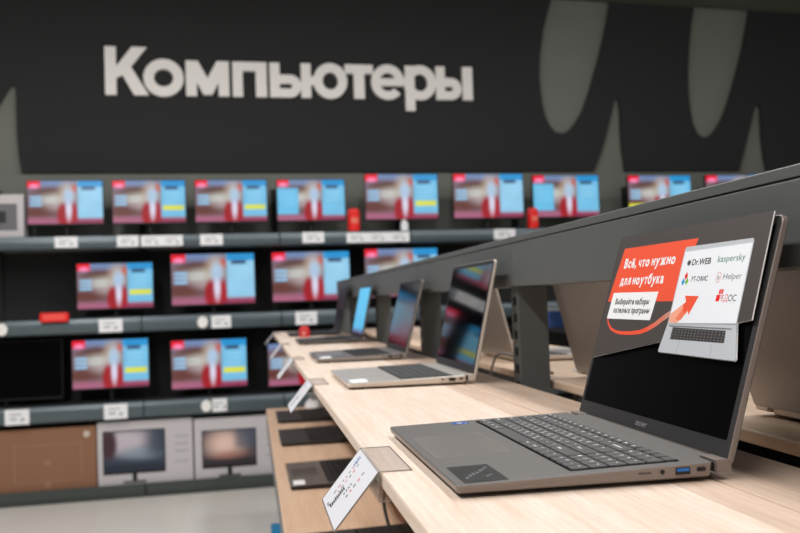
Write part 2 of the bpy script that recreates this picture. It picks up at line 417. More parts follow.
# ------------------------------------------------------------------ wall shelving (three 1 m bays left of centre, more to the right)
joints = [-2.85, -1.87, -.90, .05, 1.0, 1.95, 2.90, 3.85, 4.8]
LV = ((.645, .555), (.090, -.015), (-.485, -.598))
def Wl(mb, name, label, cat, group=None, bevel=0):
    return tag(top(mb.build(name, bevel=bevel), (0, UW, 0), WY), label, cat, group)
b = MB(); b.box((-2.85, .40, FL), (4.8, .425, .56), M_blackpanel); Wl(b, 'backboard', 'long black back panel behind the middle and lower monitor rows', 'panel')
b = MB(); b.box((-2.85, .405, .565), (4.8, .425, 1.12), M_wall); Wl(b, 'backboard', 'grey back panel behind the top row of monitors', 'panel')
BN = ['off the left edge', 'at the left picture edge', 'left of centre', 'in the picture middle', 'right of the middle', 'under the sign end', 'behind the grey rail', 'farthest right']
RN = ['top', 'middle', 'lower']
for r_, (zt, zb) in enumerate(LV):
    for k in range(8):
        if k > 3 and r_ == 2 or k > 4 and r_ == 1: pass
        a, c = joints[k]+.004, joints[k+1]-.004
        b = MB(); b.box((a, 0.031, zt-.03), (c, .369, zt), M_blackpanel)
        so = Wl(b, 'shelf', 'black %s shelf bay with grey rail, %s' % (RN[r_], BN[k]), 'shelf', '%s shelf bays of the monitor wall' % RN[r_])
        prof = [(.03, zt), (.006, zt), (-.004, zt-.006), (-.012, zt-.03), (-.014, (zt+zb)/2), (-.010, zb+.012), (0, zb+.002), (.012, zb), (.03, zb)]
        b = MB(); b.prism(prof, a, c, M_shelf, lambda p, z, s: (s, p, z))
        o = b.build('price_rail', so); o['label'] = 'grey steel front rail'
for k in range(8):
    a, c = joints[k]+.004, joints[k+1]-.004
    b = MB(); b.box((a, 0, FL), (c, .369, -1.045), M_shelfdark)
    b.box((a, -.01, FL+.03), (c, 0, -1.035), M_shelfdark)
    Wl(b, 'base_plinth', 'dark grey base plinth on the floor, '+BN[k], 'plinth', 'base plinths of the monitor wall')
for i_, s_ in enumerate(joints):
    b = MB(); b.box((s_-.02, .37, FL), (s_+.02, .399, 1.0), M_blackpanel)
    Wl(b, 'upright', 'black upright post behind the shelves, number %s from the left' % ['one', 'two', 'three', 'four', 'five', 'six', 'seven', 'eight', 'nine'][i_], 'upright', 'uprights of the monitor wall')

# monitor pictures
def ad(kind):
    def f(x, y):
        n = np.sin(x*9+y*4)*np.sin(y*11-x*3)
        col = np.tile(L3(140, 116, 124), (len(x), 1))
        col = blend(col, sm(y, .72, 1.0)*(1-sm(x, .50, .75)), L3(125, 150, 190))
        col = blend(col, ell(x, y, .33, .74, .22, .10, .7), L3(100, 58, 48))
        col = blend(col, ell(x, y, .12, .27, .26, .13, .7)*.9, L3(112, 62, 52))
        col = blend(col, ell(x, y, .38, .58, .20, .13, .9)*.8, L3(205, 205, 195))
        col = blend(col, ell(x, y, .40, .40, .14, .10, .9)*.6, L3(190, 175, 175))
        col = blend(col, ell(x, y, .53, .74, .11, .22, .7)*.8, L3(196, 176, 158))
        col = blend(col, (1-sm(y, .06, .2)), L3(178, 112, 140))
        for yy in (.62, .53, .44): col = blend(col, rect(x, y, .03, yy-.028, .19, yy+.028), L3(160, 205, 235))
        for yy in (.60, .51): col = blend(col, rect(x, y, .21, yy-.02, .38, yy+.02)*.6, L3(205, 215, 215))
        col = blend(col, ell(x, y, .62, .82, .04, .08, .7)*.8, L3(205, 90, 60))
        col = blend(col, ell(x, y, .48, .20, .09, .28, .3), L3(170, 20, 44))
        col = blend(col, ell(x, y, .59, .16, .08, .34, .3), L3(176, 22, 44))
        col = blend(col, ell(x, y, .545, .34, .038, .26, .6), L3(222, 220, 238))
        col = blend(col, ell(x, y, .545, .64, .07, .18, .7), L3(182, 205, 228))
        if kind == 'c':
            col = blend(col, rect(x, y, -.1, .15, .31, .80), L3(120, 195, 230))
            for yy in (.7, .6, .5, .4): col = blend(col, rect(x, y, .05, yy-.02, .26, yy+.02)*.5, L3(160, 215, 240))
        rc = L3(130, 196, 228) if kind != 'b' else L3(158, 206, 232)
        col = blend(col, rect(x, y, .665, .12, 1.2, 1.2), rc)
        col = blend(col, rect(x, y, .665, .86, 1.2, 1.2), L3(50, 160, 215))
        col = blend(col, rect(x, y, .72, .79, .90, .86), L3(60, 78, 110))
        for yy in (.7, .6, .5): col = blend(col, rect(x, y, .72, yy-.02, .93, yy+.02)*.5, L3(175, 220, 240))
        if kind == 'a': col = blend(col, rect(x, y, .69, .29, .98, .40), L3(222, 222, 70))
        if kind != 'e': col = blend(col, rect(x, y, -.1, .84, .17, 1.1), L3(232, 28, 60))
        if kind == 'd': col = blend(col, rect(x, y, -.1, -.1, .24, .3), L3(222, 222, 80))
        if kind != 'e': col = blend(col, ell(x, y, .09, .88, .065, .05), L3(250, 150, 190))
        col = blend(col, rect(x, y, .60, -.1, 1.1, .07)*.8, L3(150, 50, 90))
        return np.clip((col**1.22)*(1.05+.05*n[:, None]), 0, 1)
    return f
PICS = {k: picture('screen_picture', ad(k), 1, 1) for k in 'abcde'}
for me in PICS.values(): me.materials.append(M_pic)
OFF = MB(); OFF.add([(-.5, 0, 0), (.5, 0, 0), (.5, 0, 1), (-.5, 0, 1)], [(0, 1, 2, 3)], M_glass)
offme = OFF.build('off'); offmesh = offme.data; bpy.data.objects.remove(offme)
_hc = {}
def monitor(s, zs, wd, ht, zb, kind, label, group, stand=True):
    t = thing('monitor', label, 'monitor', W(s, .18, zs), WY, group)
    key = (wd, ht, round(zb-zs, 3))
    h0 = zb-zs
    if key not in _hc:
        b = MB(); b.prism(rrect(-wd/2, h0, wd/2, h0+ht, .006, 3), -.055, -.03, M_black, lambda a, z, h: (a, h, z))
        b.prism(rrect(-wd*.38, h0+ht*.15, wd*.38, h0+ht*.85, .03, 3), -.03, -.008, M_black, lambda a, z, h: (a, h, z))
        o1 = b.build('housing', t, bevel=.002)
        b = MB(); b.tube([(0, .0, .006), (0, .0, h0+ht*.4)], .018, M_black, 12); o2 = b.build('stand_neck', t, smooth=False)
        b = MB(); b.prism(rrect(-.11, -.08, .11, .09, .03, 4), 0, .008, M_black, lambda a, y, h: (a, y, h)); o3 = b.build('stand_base', t)
        _hc[key] = (o1, o2, o3)
    else:
        for src in _hc[key]:
            c = src.copy(); C.objects.link(c); c.parent = t
    d = bpy.data.objects.new('display', offmesh if kind == 'off' else PICS[kind]); C.objects.link(d); d.parent = t
    d.location = (0, -.0562, h0+.012); d.scale = (wd-.012, 1, ht-.018)
    return t
r1 = [(-1.391, .50, .31, 'b', 'lit monitor on the top shelf, leftmost of its row, beside the small white box'),
      (-.836, .50, .31, 'a', 'lit monitor with a yellow stripe, second from left on the top shelf'),
      (-.272, .51, .31, 'a', 'lit monitor with a yellow stripe, third from the left on the top shelf'),
      (.299, .50, .31, 'c', 'lit monitor with a pale blue left side, left of the red pack'),
      (.974, .56, .348, 'a', 'wide lit monitor with a yellow stripe, just right of a red pack'),
      (1.65, .56, .348, 'b', 'wide lit monitor below the last letter of the wall sign'),
      (2.28, .55, .335, 'c', 'lit monitor with a pale blue left side, right of the second red pack'),
      (3.075, .55, .33, 'd', 'lit monitor with a yellow corner, half hidden by the grey rail'),
      (3.78, .60, .33, 'b', 'lit monitor of which only a pink corner shows above the grey rail at right')]
for s, wd, ht, k, lab in r1: monitor(s, .6455, wd, ht, .73, k, lab, 'monitors on the top shelf')
r2 = [(-1.076, .51, .325, .142, 'a', 'lit monitor on the middle shelf above the red label holder, with a yellow stripe'),
      (-.412, .585, .370, .147, 'b', 'wide lit monitor, second from the left on the middle shelf'),
      (.283, .57, .367, .149, 'b', 'wide lit monitor on the middle shelf behind the far end of the laptop table'),
      (.955, .56, .365, .160, 'b', 'lit monitor on the middle shelf partly covered by the grey rail')]
for s, wd, ht, zb, k, lab in r2: monitor(s, .0905, wd, ht, zb, k, lab, 'monitors on the middle shelf')
r3 = [(-1.80, .74, .40, -.445, 'off', 'switched off black monitor on the lower shelf at the left edge'),
      (-1.118, .51, .344, -.402, 'a', 'lit monitor with a yellow stripe on the lower shelf, next to the switched off one'),
      (-.455, .527, .350, -.437, 'a', 'lit monitor on the lower shelf above the second white monitor carton'),
      (.224, .544, .315, -.452, 'e', 'lit monitor on the lower shelf seen under the laptop table')]
for s, wd, ht, zb, k, lab in r3: monitor(s, -.4845, wd, ht, zb, k, lab, 'monitors on the lower shelf')

# price labels on the rails
M_faint = mat('faint_ink', (190, 190, 192), .6)
def label_strip(s0, s1, z0, z1, label, group='white price labels on the shelf rails', M=M_white, cat='price label', name='price_label', d=-.0155, marks=True):
    b = MB(); wd = s1-s0; h = z1-z0
    b.box((-wd/2, -.0015, 0), (wd/2, .001, h), M)
    if marks:
        n = max(1, round(wd/.15))
        for k in range(n):
            x = -wd/2+wd*(k+.5)/n
            b.box((x-.045, -.0018, h*.62), (x+.03, -.0014, h*.74), M_faint)
            b.box((x-.045, -.0018, h*.30), (x+.0, -.0014, h*.48), M_faint)
            b.box((x+.02, -.0018, h*.2), (x+.045, -.0014, h*.45), M_faint)
    return tag(top(b.build(name), W((s0+s1)/2, d-.0015, z0), WY), label, cat, group)
G1 = 'white price labels on the top shelf rail'; G2 = 'white price labels on the middle shelf rail'; G3 = 'white price labels on the lower shelf rail'
label_strip(-1.445, -1.30, .567, .640, 'white price label on the top rail under the leftmost monitor', G1)
label_strip(-1.047, -.905, .566, .641, 'white price label on the top rail left of the long label strip', G1)
label_strip(-.89, -.613, .566, .638, 'long white label strip on the top rail starting at the shelf joint', G1)
label_strip(-.497, -.343, .566, .640, 'white price label on the top rail under the third monitor', G1)
label_strip(.21, .365, .567, .643, 'white price label on the top rail under the monitor with pale blue left side', G1)
label_strip(.526, .988, .562, .632, 'longest white label strip on the top rail, right of a red pack', G1)
label_strip(1.633, 1.80, .567, .641, 'white price label on the top rail touching the grey table rail in view', G1)
label_strip(-1.176, -1.023, -.008, .080, 'white price label on the middle rail under its leftmost monitor', G2)
label_strip(-.435, -.303, -.008, .076, 'white price label on the middle rail under the wide second monitor', G2)
label_strip(.144, .297, -.008, .082, 'white price label on the middle rail above the far end of the table', G2)
label_strip(-1.777, -1.625, -.592, -.492, 'white price label on the lower rail above the brown carton', G3)
label_strip(-1.156, -1.004, -.592, -.492, 'white price label on the lower rail above the first white carton', G3)
label_strip(-.445, -.346, -.582, -.495, 'white price label on the lower rail above the second white carton', G3)
def disc(s, z, lab, r=.035):  # glare spots on the rails, painted as glossy white discs
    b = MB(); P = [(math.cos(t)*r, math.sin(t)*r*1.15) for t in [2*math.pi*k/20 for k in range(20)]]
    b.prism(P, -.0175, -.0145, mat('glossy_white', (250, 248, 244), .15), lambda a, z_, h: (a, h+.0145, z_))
    tag(top(b.build('painted_glare_disc'), W(s, -.0145, z), WY), lab, 'sticker', 'painted round glare spots on the rails')  # category aside, these discs are painted glare, not stickers
disc(-1.785, .035, 'painted round white glare spot on the middle rail at the left edge')
disc(-.495, .035, 'painted round white glare spot on the middle rail beside a price label')
disc(-.485, -.54, 'painted round white glare spot on the lower rail beside a price label')
# red label holder and packs
b = MB(); b.prism(rrect(-.09, 0, .09, .06, .012, 4), 0, .03, M_red, lambda a, z, h: (a, h, z))
b.prism(rrect(-.07, .012, .07, .048, .006, 3), -.001, .002, mat('pale_red', (255, 90, 80), .3), lambda a, z, h: (a, h, z))
tag(top(b.build('label_holder', bevel=.002), W(-1.455, -.045, .075), WY), 'red label holder on the middle shelf edge, left', 'label holder')
def redpack(s, wd, ht, lab, d=.0):
    b = MB(); P = rrect(-wd/2, -wd/2, wd/2, wd/2, wd*.35, 5)
    b.loft([[(x, y, z) for x, y in inset(P, i)] for i, z in ((.006, 0), (0, .005), (0, ht-.02), (.004, ht-.008), (.012, ht))], M_red)
    b.box((-wd*.3, -wd/2-.001, ht*.35), (wd*.3, -wd/2+.002, ht*.6), mat('pack_label', (245, 120, 100), .4))
    tag(top(b.build('red_pack'), W(s, wd/2+d, .645), WY), lab, 'package', 'red packs on the top shelf')
redpack(.592, .085, .165, 'red upright pack on the top shelf between two monitors, left one')
redpack(1.965, .075, .155, 'red upright pack on the top shelf, partly behind the grey rail')
b = MB(); b.box((-.14, 0, 0), (.14, .2, .292), M_boxwhite); b.box((-.10, -.001, .05), (.10, 0, .23), mat('grey_print', (110, 110, 112), .6)); b.box((-.03, -.002, .10), (.03, -.001, .18), M_print)
tag(top(b.build('product_box', bevel=.004), W(-1.79, .06, .645), WY), 'small white product box with a grey picture on the top shelf at left', 'box')
b = MB(); b.box((-.025, 0, .0), (.025, .03, .06), M_white); b.tube([(0, .015, .06), (0, .015, .08)], .018, M_white, 10)
tag(top(b.build('security_tag'), W(.965, .02, .645), WY), 'small white security tag standing on the top shelf', 'security tag')
b = MB(); b.box((-.08, 0, 0), (.08, .06, .05), M_black); b.tube([(.0, .03, .05), (.03, .03, .11), (.0, .03, .13)], .014, mat('grey_plastic', (120, 122, 124), .5), 10)
tag(top(b.build('webcam'), W(2.68, .02, .645), WY), 'small dark webcam on the top shelf between two monitors at right', 'webcam')

# cartons on the base
def skyline(kind):
    def f(x, y):
        if kind == 'sea':
            col = np.tile(L3(70, 84, 104), (len(x), 1))
            col = blend(col, ell(x, y, .35, .75, .45, .3, .6), L3(205, 195, 205)); col = blend(col, ell(x, y, .65, .45, .35, .18, .6)*.7, L3(150, 165, 180))
            col = blend(col, ell(x, y, .08, .7, .13, .4), L3(70, 40, 50)); col = blend(col, 1-sm(y, .1, .4), L3(34, 44, 62))
            col = blend(col, ell(x, y, .95, .7, .25, .4, .6)*.8, L3(50, 62, 82))
        else:
            col = np.tile(L3(90, 80, 88), (len(x), 1))
            col = blend(col, ell(x, y, .42, .62, .32, .36, .8), L3(245, 210, 195)); col = blend(col, 1-sm(y, .1, .35), L3(50, 42, 48))
            col = blend(col, rect(x, y, .62, .5, 1.1, 1.1, .1)*.7, L3(80, 95, 115)); col = blend(col, ell(x, y, .5, .3, .3, .1, .8)*.6, L3(180, 110, 90))
        return col
    return f
def carton(s0, s1, h, M, lab, pic=None, px=None, group='monitor cartons on the base'):
    wd = s1-s0
    t = thing('monitor_carton', lab, 'carton', W((s0+s1)/2, .03, -1.045), WY, group)
    b = MB(); b.box((-wd/2, 0, 0), (wd/2, .16, h), M); b.build('carton_body', t, bevel=.004)
    if pic:
        me = picture('printed_monitor', skyline(pic), 1, 1, 48, 28); me.materials.append(M_photo)
        d = bpy.data.objects.new('printed_picture', me); C.objects.link(d); d.parent = t
        x0, x1, z0, z1 = px; cx = (s0+s1)/2
        d.location = ((x0+x1)/2-cx, -.003, z0+1.045); d.scale = (x1-x0, 1, z1-z0)
        b = MB(); b.box((x0-cx-.008, -.002, z0+1.045-.015), (x1-cx+.008, 0, z1+1.045+.008), M_black)
        m_ = (x0+x1)/2-cx
        b.box((m_-.015, -.002, z0+1.045-.065), (m_+.015, 0, z0+1.045-.01), M_black); b.box((m_-.075, -.002, z0+1.045-.078), (m_+.075, 0, z0+1.045-.062), mat('grey_stand_print', (96, 94, 98), .6))
        for z in (.30, .25, .20, .13): b.box((x1-cx+.07, -.001, z), (min(wd/2-.03, x1-cx+.17), 0, z+.012), mat('faint_print', (180, 176, 180), .6))
        b.build('printed_frame', t)
    else:
        b = MB(); Mf = mat('faint_brown_print', (160, 122, 98), .7)
        x0 = wd/2-.52
        for z in (.06, .30): b.box((x0, -.001, z), (x0+.42, 0, z+.006), Mf)
        for x in (x0, x0+.42): b.box((x, -.001, .06), (x+.006, 0, .306), Mf)
        b.box((x0+.19, -.001, .02), (x0+.23, 0, .06), Mf); b.box((x0+.19, -.001, .17), (x0+.23, 0, .20), Mf)
        b.prism([(wd/2-.06+.022*math.cos(a), .36+.022*math.sin(a)) for a in [k*math.pi/8 for k in range(16)]], -.001, 0, mat('pale_mark', (205, 190, 178), .6), lambda a, z, h: (a, h, z))
        b.build('faint_print', t)
carton(-2.0, -1.215, .412, M_cardboard, 'plain brown cardboard monitor carton at the lower left', None)
carton(-1.208, -.582, .428, M_boxwhite, 'white monitor carton with a blue grey sea picture, left of the other white one', 'sea', (-1.165, -.773, -.956, -.686))
carton(-.572, .06, .415, M_boxwhite, 'white monitor carton with a warm sunset picture, right of the other white one', 'sun', (-.513, -.158, -.960, -.722))

# ------------------------------------------------------------------ laptop table
T = -.018; TT = .0165; YE = 4.55; YS = -1.05
def plank(name, x0, x1, y0, y1, zt, M, th=TT, r=.003):
    b = MB(); P = [(x0, zt-th+r), (x0+r*.3, zt-th+r*.3), (x0+r, zt-th), (x1-r, zt-th), (x1, zt-th+r), (x1, zt-r), (x1-r*.3, zt-r*.3), (x1-r, zt), (x0+r, zt), (x0+r*.3, zt-r*.3), (x0, zt-r)]
    b.prism(P, y0, y1, M, lambda x, z, y: (x, y, z)); return b
tb = thing('display_table', 'long pale oak laptop display table running toward the monitor wall', 'table', (0, 0, FL))
def off(mb, name, par, bevel=0, lab=None):
    o = mb.build(name, par, (0, 0, FL), bevel=bevel)
    if lab: o['label'] = lab
    return o
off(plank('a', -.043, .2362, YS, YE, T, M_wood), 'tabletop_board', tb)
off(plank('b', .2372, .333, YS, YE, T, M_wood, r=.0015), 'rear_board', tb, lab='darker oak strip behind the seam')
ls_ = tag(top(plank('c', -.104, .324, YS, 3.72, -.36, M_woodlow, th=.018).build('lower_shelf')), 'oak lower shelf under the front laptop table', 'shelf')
b = MB(); b.box((-.104, YS, -.44), (-.099, 3.72, -.379), mat('cool_grey_rail', (104, 110, 116), .45)); b.build('shelf_rail', ls_)['label'] = 'grey rail under the lower shelf edge'
b = MB(); b.box((.325, YS, -.359), (.335, YE, T-TT-.001), M_woodlow); off(b, 'back_board', tb)
b = MB(); b.box((-.02, YS, FL), (.335, 3.65, -.95), M_shelfdark); off(b, 'base_cabinet', tb)
for y in (-1.0, .95, 1.95, 2.95, 3.66):
    b = MB(); b.box((.05, y, -.95), (.32, y+.03, -.379), M_rail); off(b, 'bracket', tb)
for y in (-1.0, .95, 1.95, 2.95, 3.66):
    b = MB(); b.prism([(.324, -.04), (.324, -.14), (.30, -.14), (.12, -.045), (.12, T-TT)], y, y+.004, M_rail, lambda x, z, yy: (x, yy, z)); off(b, 'gusset', tb)

rl = thing('gondola_frame', 'grey metal gondola frame with a long top rail above the laptops', 'frame', (0, 0, FL))
ys = [-1.05, -.048, .952, 1.952, 2.952, 3.952, 4.55]
for k in range(6):
    a, c = ys[k]+.0015, ys[k+1]-.0015
    b = MB()
    b.prism([(.335, .167), (.41, .167), (.41, .2495), (.335, .2495)], a, c, M_rail, lambda x, z, y: (x, y, z))
    o = off(b, 'rail_panel', rl, bevel=.0015)
    b = MB(); b.box((.3375, a, .2495), (.4075, c, .2515), M_groove); off(b, 'rail_groove', rl)
    b = MB(); b.prism([(.3345, .2515), (.4105, .2515), (.4105, .2615), (.409, .263), (.336, .263), (.3345, .2615)], a, c, M_rail, lambda x, z, y: (x, y, z)); off(b, 'rail_cap', rl, bevel=.0006)
for y in (-.05, .952, 1.952, 2.952, 3.952, 4.49):
    b = MB(); b.box((.347, y, FL), (.405, y+.05, .167), M_rail)
    k = 0; z = -.20
    while z < .15:
        b.box((.3465, y+.014, z), (.347, y+.036, z+.017), M_groove); z += .033
    off(b, 'upright', rl, bevel=.001)
bt = thing('back_display_table', 'oak display table on the far side of the grey frame', 'table', (0, 0, FL))
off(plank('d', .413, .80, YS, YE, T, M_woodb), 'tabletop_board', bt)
b = MB(); b.box((.45, YS, FL), (.78, YE, -.5), M_shelfdark); off(b, 'base_cabinet', bt)
for y in (-1.0, .95, 1.95, 2.95, 4.4):
    b = MB(); b.box((.46, y, -.5), (.76, y+.03, T-TT), M_rail); off(b, 'bracket', bt)

# ------------------------------------------------------------------ laptops
def make_laptop(name, label, loc, p, rz=0, group=None):
    """local frame: x away from the user, y to the user's left, z up; origin at the front right corner under the feet"""
    Wd = p.get('W', .363); th = p.get('th', .2947); H0 = .245; wedge = .006; Ll = p.get('L', .2255); hi = p.get('hi', False)
    Mt, Ms, Mbz, Mk = p['top'], p['side'], p['bezel'], p['keys']
    t = thing(name, label, 'laptop', (loc[0]+.12, loc[1]+Wd/2, loc[2]), rz, group)
    o3 = (.12, Wd/2, 0)
    zt = lambda x: .018-wedge*(1-x/.237)
    # base
    fr = .004
    P = [(fr-fr*math.sin(a), fr-fr*math.cos(a)) for a in [math.pi/2*k/5 for k in range(5, -1, -1)]]
    # walk counter-clockwise seen from above: along y=0 from front to back, rear edge, then y=Wd back to the front
    P = P+[(.2285, 0), (.2305, .0295), (.243, .0295), (.243, Wd-.0295), (.2305, Wd-.0295), (.2285, Wd)]
    P += [(fr-fr*math.sin(a), Wd-fr+fr*math.cos(a)) for a in [math.pi/2*k/5 for k in range(6)]]
    b = MB()
    loops = []
    for ins, zf in ((.010, lambda x: .0032), (.004, lambda x: .0038), (.0012, lambda x: .0055), (.0002, lambda x: zt(x)-.0035), (0, lambda x: zt(x)-.0012), (.0009, zt)):
        loops.append([(x, y, zf(x)) for x, y in inset(P, ins)])
    b.loft(loops[:5], Ms, cap=False)
    b.loft(loops[4:], Mt, cap=False)
    n = len(P)
    b.add(loops[-1], [tuple(range(n))], Mt); b.add(loops[0], [tuple(range(n-1, -1, -1))], M_black)
    b.build('base', t, o3)
    b = MB()
    for x, y in ((.03, .04), (.03, Wd-.04)): b.prism(rrect(x-.006, y-.02, x+.006, y+.02, .005, 3), 0, .0036, M_foot, lambda a, c, h: (a, c, h))
    b.prism(rrect(.19, .05, .202, Wd-.05, .005, 3), 0, .0036, M_foot, lambda a, c, h: (a, c, h))
    b.build('feet', t, o3)
    dk = lambda x, y, h=0: (x, y, zt(x)+h)
    # touchpad
    tp = p.get('tp', (.011, .130, .087, .264))
    b = MB(); b.prism(rrect(tp[0], tp[1], tp[2], tp[3], .003, 3), 0, .00012, M_padline, dk)
    b.prism(rrect(tp[0]+.0004, tp[1]+.0004, tp[2]-.0004, tp[3]-.0011, .0028, 3), 0, .0002, p.get('pad', M_pad), dk)
    b.build('touchpad', t, o3)
    kb = thing_child('keyboard', t)
    KX0, KX1, KR, KL = .1045, .2065, .0125, .3530
    if Wd < .36: KR, KL = .02, Wd-.02
    b = MB(); b.prism(rrect(KX0, KR, KX1, KL, .003, 3), 0, .00025, M_recess, dk)
    kbo = b.build('keyboard', t, o3); bpy.data.objects.remove(kb)
    rows = keyrows(KX0+.0015, KX1-.0015, KL-.0015, KR+.0015)
    if hi:
        for (x0, y0, x1, y1, leg) in rows:
            b = MB(); g = .00105
            gy = .0020 if x1-x0 < .012 else g
            Pk = rrect(x0+g, y0+gy, x1-g, y1-gy, .0012, 2); i2 = inset(Pk, .0007)
            b.loft([[dk(x, y, h) for x, y in L_] for L_, h in ((Pk, .0003), (Pk, .0011), (i2, .0016))], Mk)
            if leg:
                cx = (x0+x1)/2; cy = (y0+y1)/2; fn = lambda a, c: dk(x0+c, y1-a, .00166)
                hgt = x1-x0; wdt = y1-y0
                if len(leg) == 1:
                    put_text(b, leg, .0030, hgt*.52, .0030+.0032, .0036, M_legend, fn, .02)
                    if leg in RU: put_text(b, RU[leg], wdt-.0066, hgt*.18, wdt-.0034, .0032, M_legend, fn, .02)
                else:
                    put_text(b, leg, .0028, hgt*.40, .0028+min(wdt-.006, .0024*len(leg)), .0027, M_legend, fn, .02)
            b.build('key', kbo, o3)
    else:
        b = MB()
        for (x0, y0, x1, y1, leg) in rows:
            b.box((x0+.0008, y0+.0008, .0003), (x1-.0008, y1-.0008, .0016), Mk, fn=dk)
        b.build('key_field', kbo, o3)
    # lid
    st, ct = math.sin(th), math.cos(th)
    def lp(u, tt, h=0):         # h > 0 in front of the bezel
        return (H0+tt*st-h*ct, u, .018+tt*ct+h*st)
    PL = rrect(0, -.0035, Wd, Ll, (.004, .004, .008, .008), 5)
    b = MB(); fn = lp
    ls = [(inset(PL, .0010), 0), (PL, -.0008), (PL, -.0050), (inset(PL, .0016), -.0066)]
    b.loft([[lp(u, tt, h) for u, tt in q_] for q_, h in ls[:3]], Ms); b.loft([[lp(u, tt, h) for u, tt in q_] for q_, h in ls[2:]], p.get('back', Mt))
    lid = b.build('lid', t, o3)
    b = MB(); PB = rrect(.0012, .0005, Wd-.0012, Ll-.0012, (.002, .002, .007, .007), 5)
    b.prism(PB, 0, .0006, Mbz, lp)
    b.build('bezel', t, o3)
    s0, s1, t0, t1 = .0085, Wd-.0085, .0160, Ll-.0095
    if p.get('screen') is None:
        b = MB(); b.prism(R_(s0, t0, s1, t1), .0004, .0009, p.get('glass', M_glass), lp); b.build('display', t, o3)
    else:
        me = picture('wallpaper', p['screen'], 1, 1, 48, 30); me.materials.append(p.get('smat', M_picdim))
        # x of the picture runs to the user's right (-u)
        co = np.empty(len(me.vertices)*3); me.vertices.foreach_get('co', co); co = co.reshape(-1, 3)
        new = [lp(s1-(x+.5)*(s1-s0), t0+z*(t1-t0), .0012) for x, _, z in co]
        me.vertices.foreach_set('co', np.array([(a[0]-o3[0], a[1]-o3[1], a[2]) for a in new]).ravel()); me.update()
        d = bpy.data.objects.new('display', me); C.objects.link(d); d.parent = t
    # hinge blocks
    for y0, y1 in ((.0006, .0288), (Wd-.0288, Wd-.0006)):
        b = MB(); b.prism([(.2335, .0186), (.2485, .0186), (.2485, .0085), (.2440, .0068), (.2345, .0068), (.2350, .012)], y0, y1, Ms, lambda x, z, y: (x, y, z))
        b.build('hinge', t, o3, bevel=.0006)
    b = MB(); b.tube([(.2335, .006, .0118), (.2335, Wd-.006, .0118)], .0044, M_black, 8); b.build('dark_gap_filler', t, o3)  # black filler put in to paint the hinge gap dark
    # ports on the right side
    sy = lambda x, z, h: (x, .0004-h, z)
    def side(P_, h, M, nm, h0=-.001, par=t):
        b_ = MB(); b_.prism(P_, h0, h, M, sy); return b_.build(nm, par, o3)
    if p.get('ports', True):
        c = [(.1835+.0021*math.cos(a), .0112+.0021*math.sin(a)) for a in [k*math.pi/6 for k in range(12)]]
        side(c, .0006, M_black, 'audio_jack')
        u_ = side(R_(.1958, .0080, .2090, .0142), .0006, M_black, 'usb_port')
        side(R_(.1968, .0108, .2080, .0134), .0008, M_usb if hi else M_black, 'usb_tongue', 0, u_)
        side(rrect(.2155, .0098, .2237, .0134, .0014, 3), .0006, M_black, 'type_c_port')
        if hi:
            b = MB()
            for k in range(5): b.prism(R_(.1620+k*.0024, .0105, .1632+k*.0024, .0117), -.001, .0005, M_black, sy)
            b.build('status_marks', t, o3)
    # stickers
    if hi:
        b = MB(); b.prism(rrect(.0740, .3400, .0945, .3540, .001, 2), 0, .0003, M_blue, dk)
        b.box((.0805, .3445, .0003), (.0865, .3480, .0004), M_white, fn=dk); b.box((.0890, .3415, .0003), (.0920, .3435, .0004), M_white, fn=dk)
        tag(b.build('blue_sticker', t, o3), 'small blue sticker at the left corner of the palm rest')
        b = MB(); b.prism(rrect(.0085, .0035, .047, .078, .0008, 2), 0, .0003, mat('black_sticker', (16, 17, 17), .45), dk)
        for i, (x, y, l_) in enumerate(((.041, .060, .010), (.037, .052, .012), (.0335, .046, .014), (.029, .040, .012), (.0245, .034, .016), (.020, .028, .014), (.0155, .020, .013), (.038, .028, .008), (.034, .022, .010))):
            b.box((x-.0009, y, .0003), (x+.0009, y+l_*.55, .0004), M_greyink, fn=dk)
        tag(b.build('info_sticker', t, o3), 'black specification sticker with grey lines on the right of the palm rest')
        b = MB(); put_text(b, 'acer', -.197, .0052, -.169, .0068, mat('logo_grey', (150, 148, 148), .4), lambda a, c: lp(-a, c, .00075))
        b.build('logo', t, o3)
        b = MB(); b.prism([(Wd/2+.0018*math.cos(a), Ll-.0055+.0018*math.sin(a)) for a in [k*math.pi/6 for k in range(12)]], .0004, .0009, M_glass, lp); b.build('webcam', t, o3)
    elif p.get('sticker'):
        b = MB(); b.box((.010, .012, 0), (.042, .075, .0004), M_white, fn=dk); b.build('paper_sticker', t, o3)
    return t
def thing_child(n, par):
    o = bpy.data.objects.new(n, None); C.objects.link(o); o.parent = par; return o
RU = dict(zip('QWERTYUIOPASDFGHJKLZXCVBNM', 'ЙЦУКЕНГШЩЗФЫВАПРОЛДЯЧСМИТЬ'))
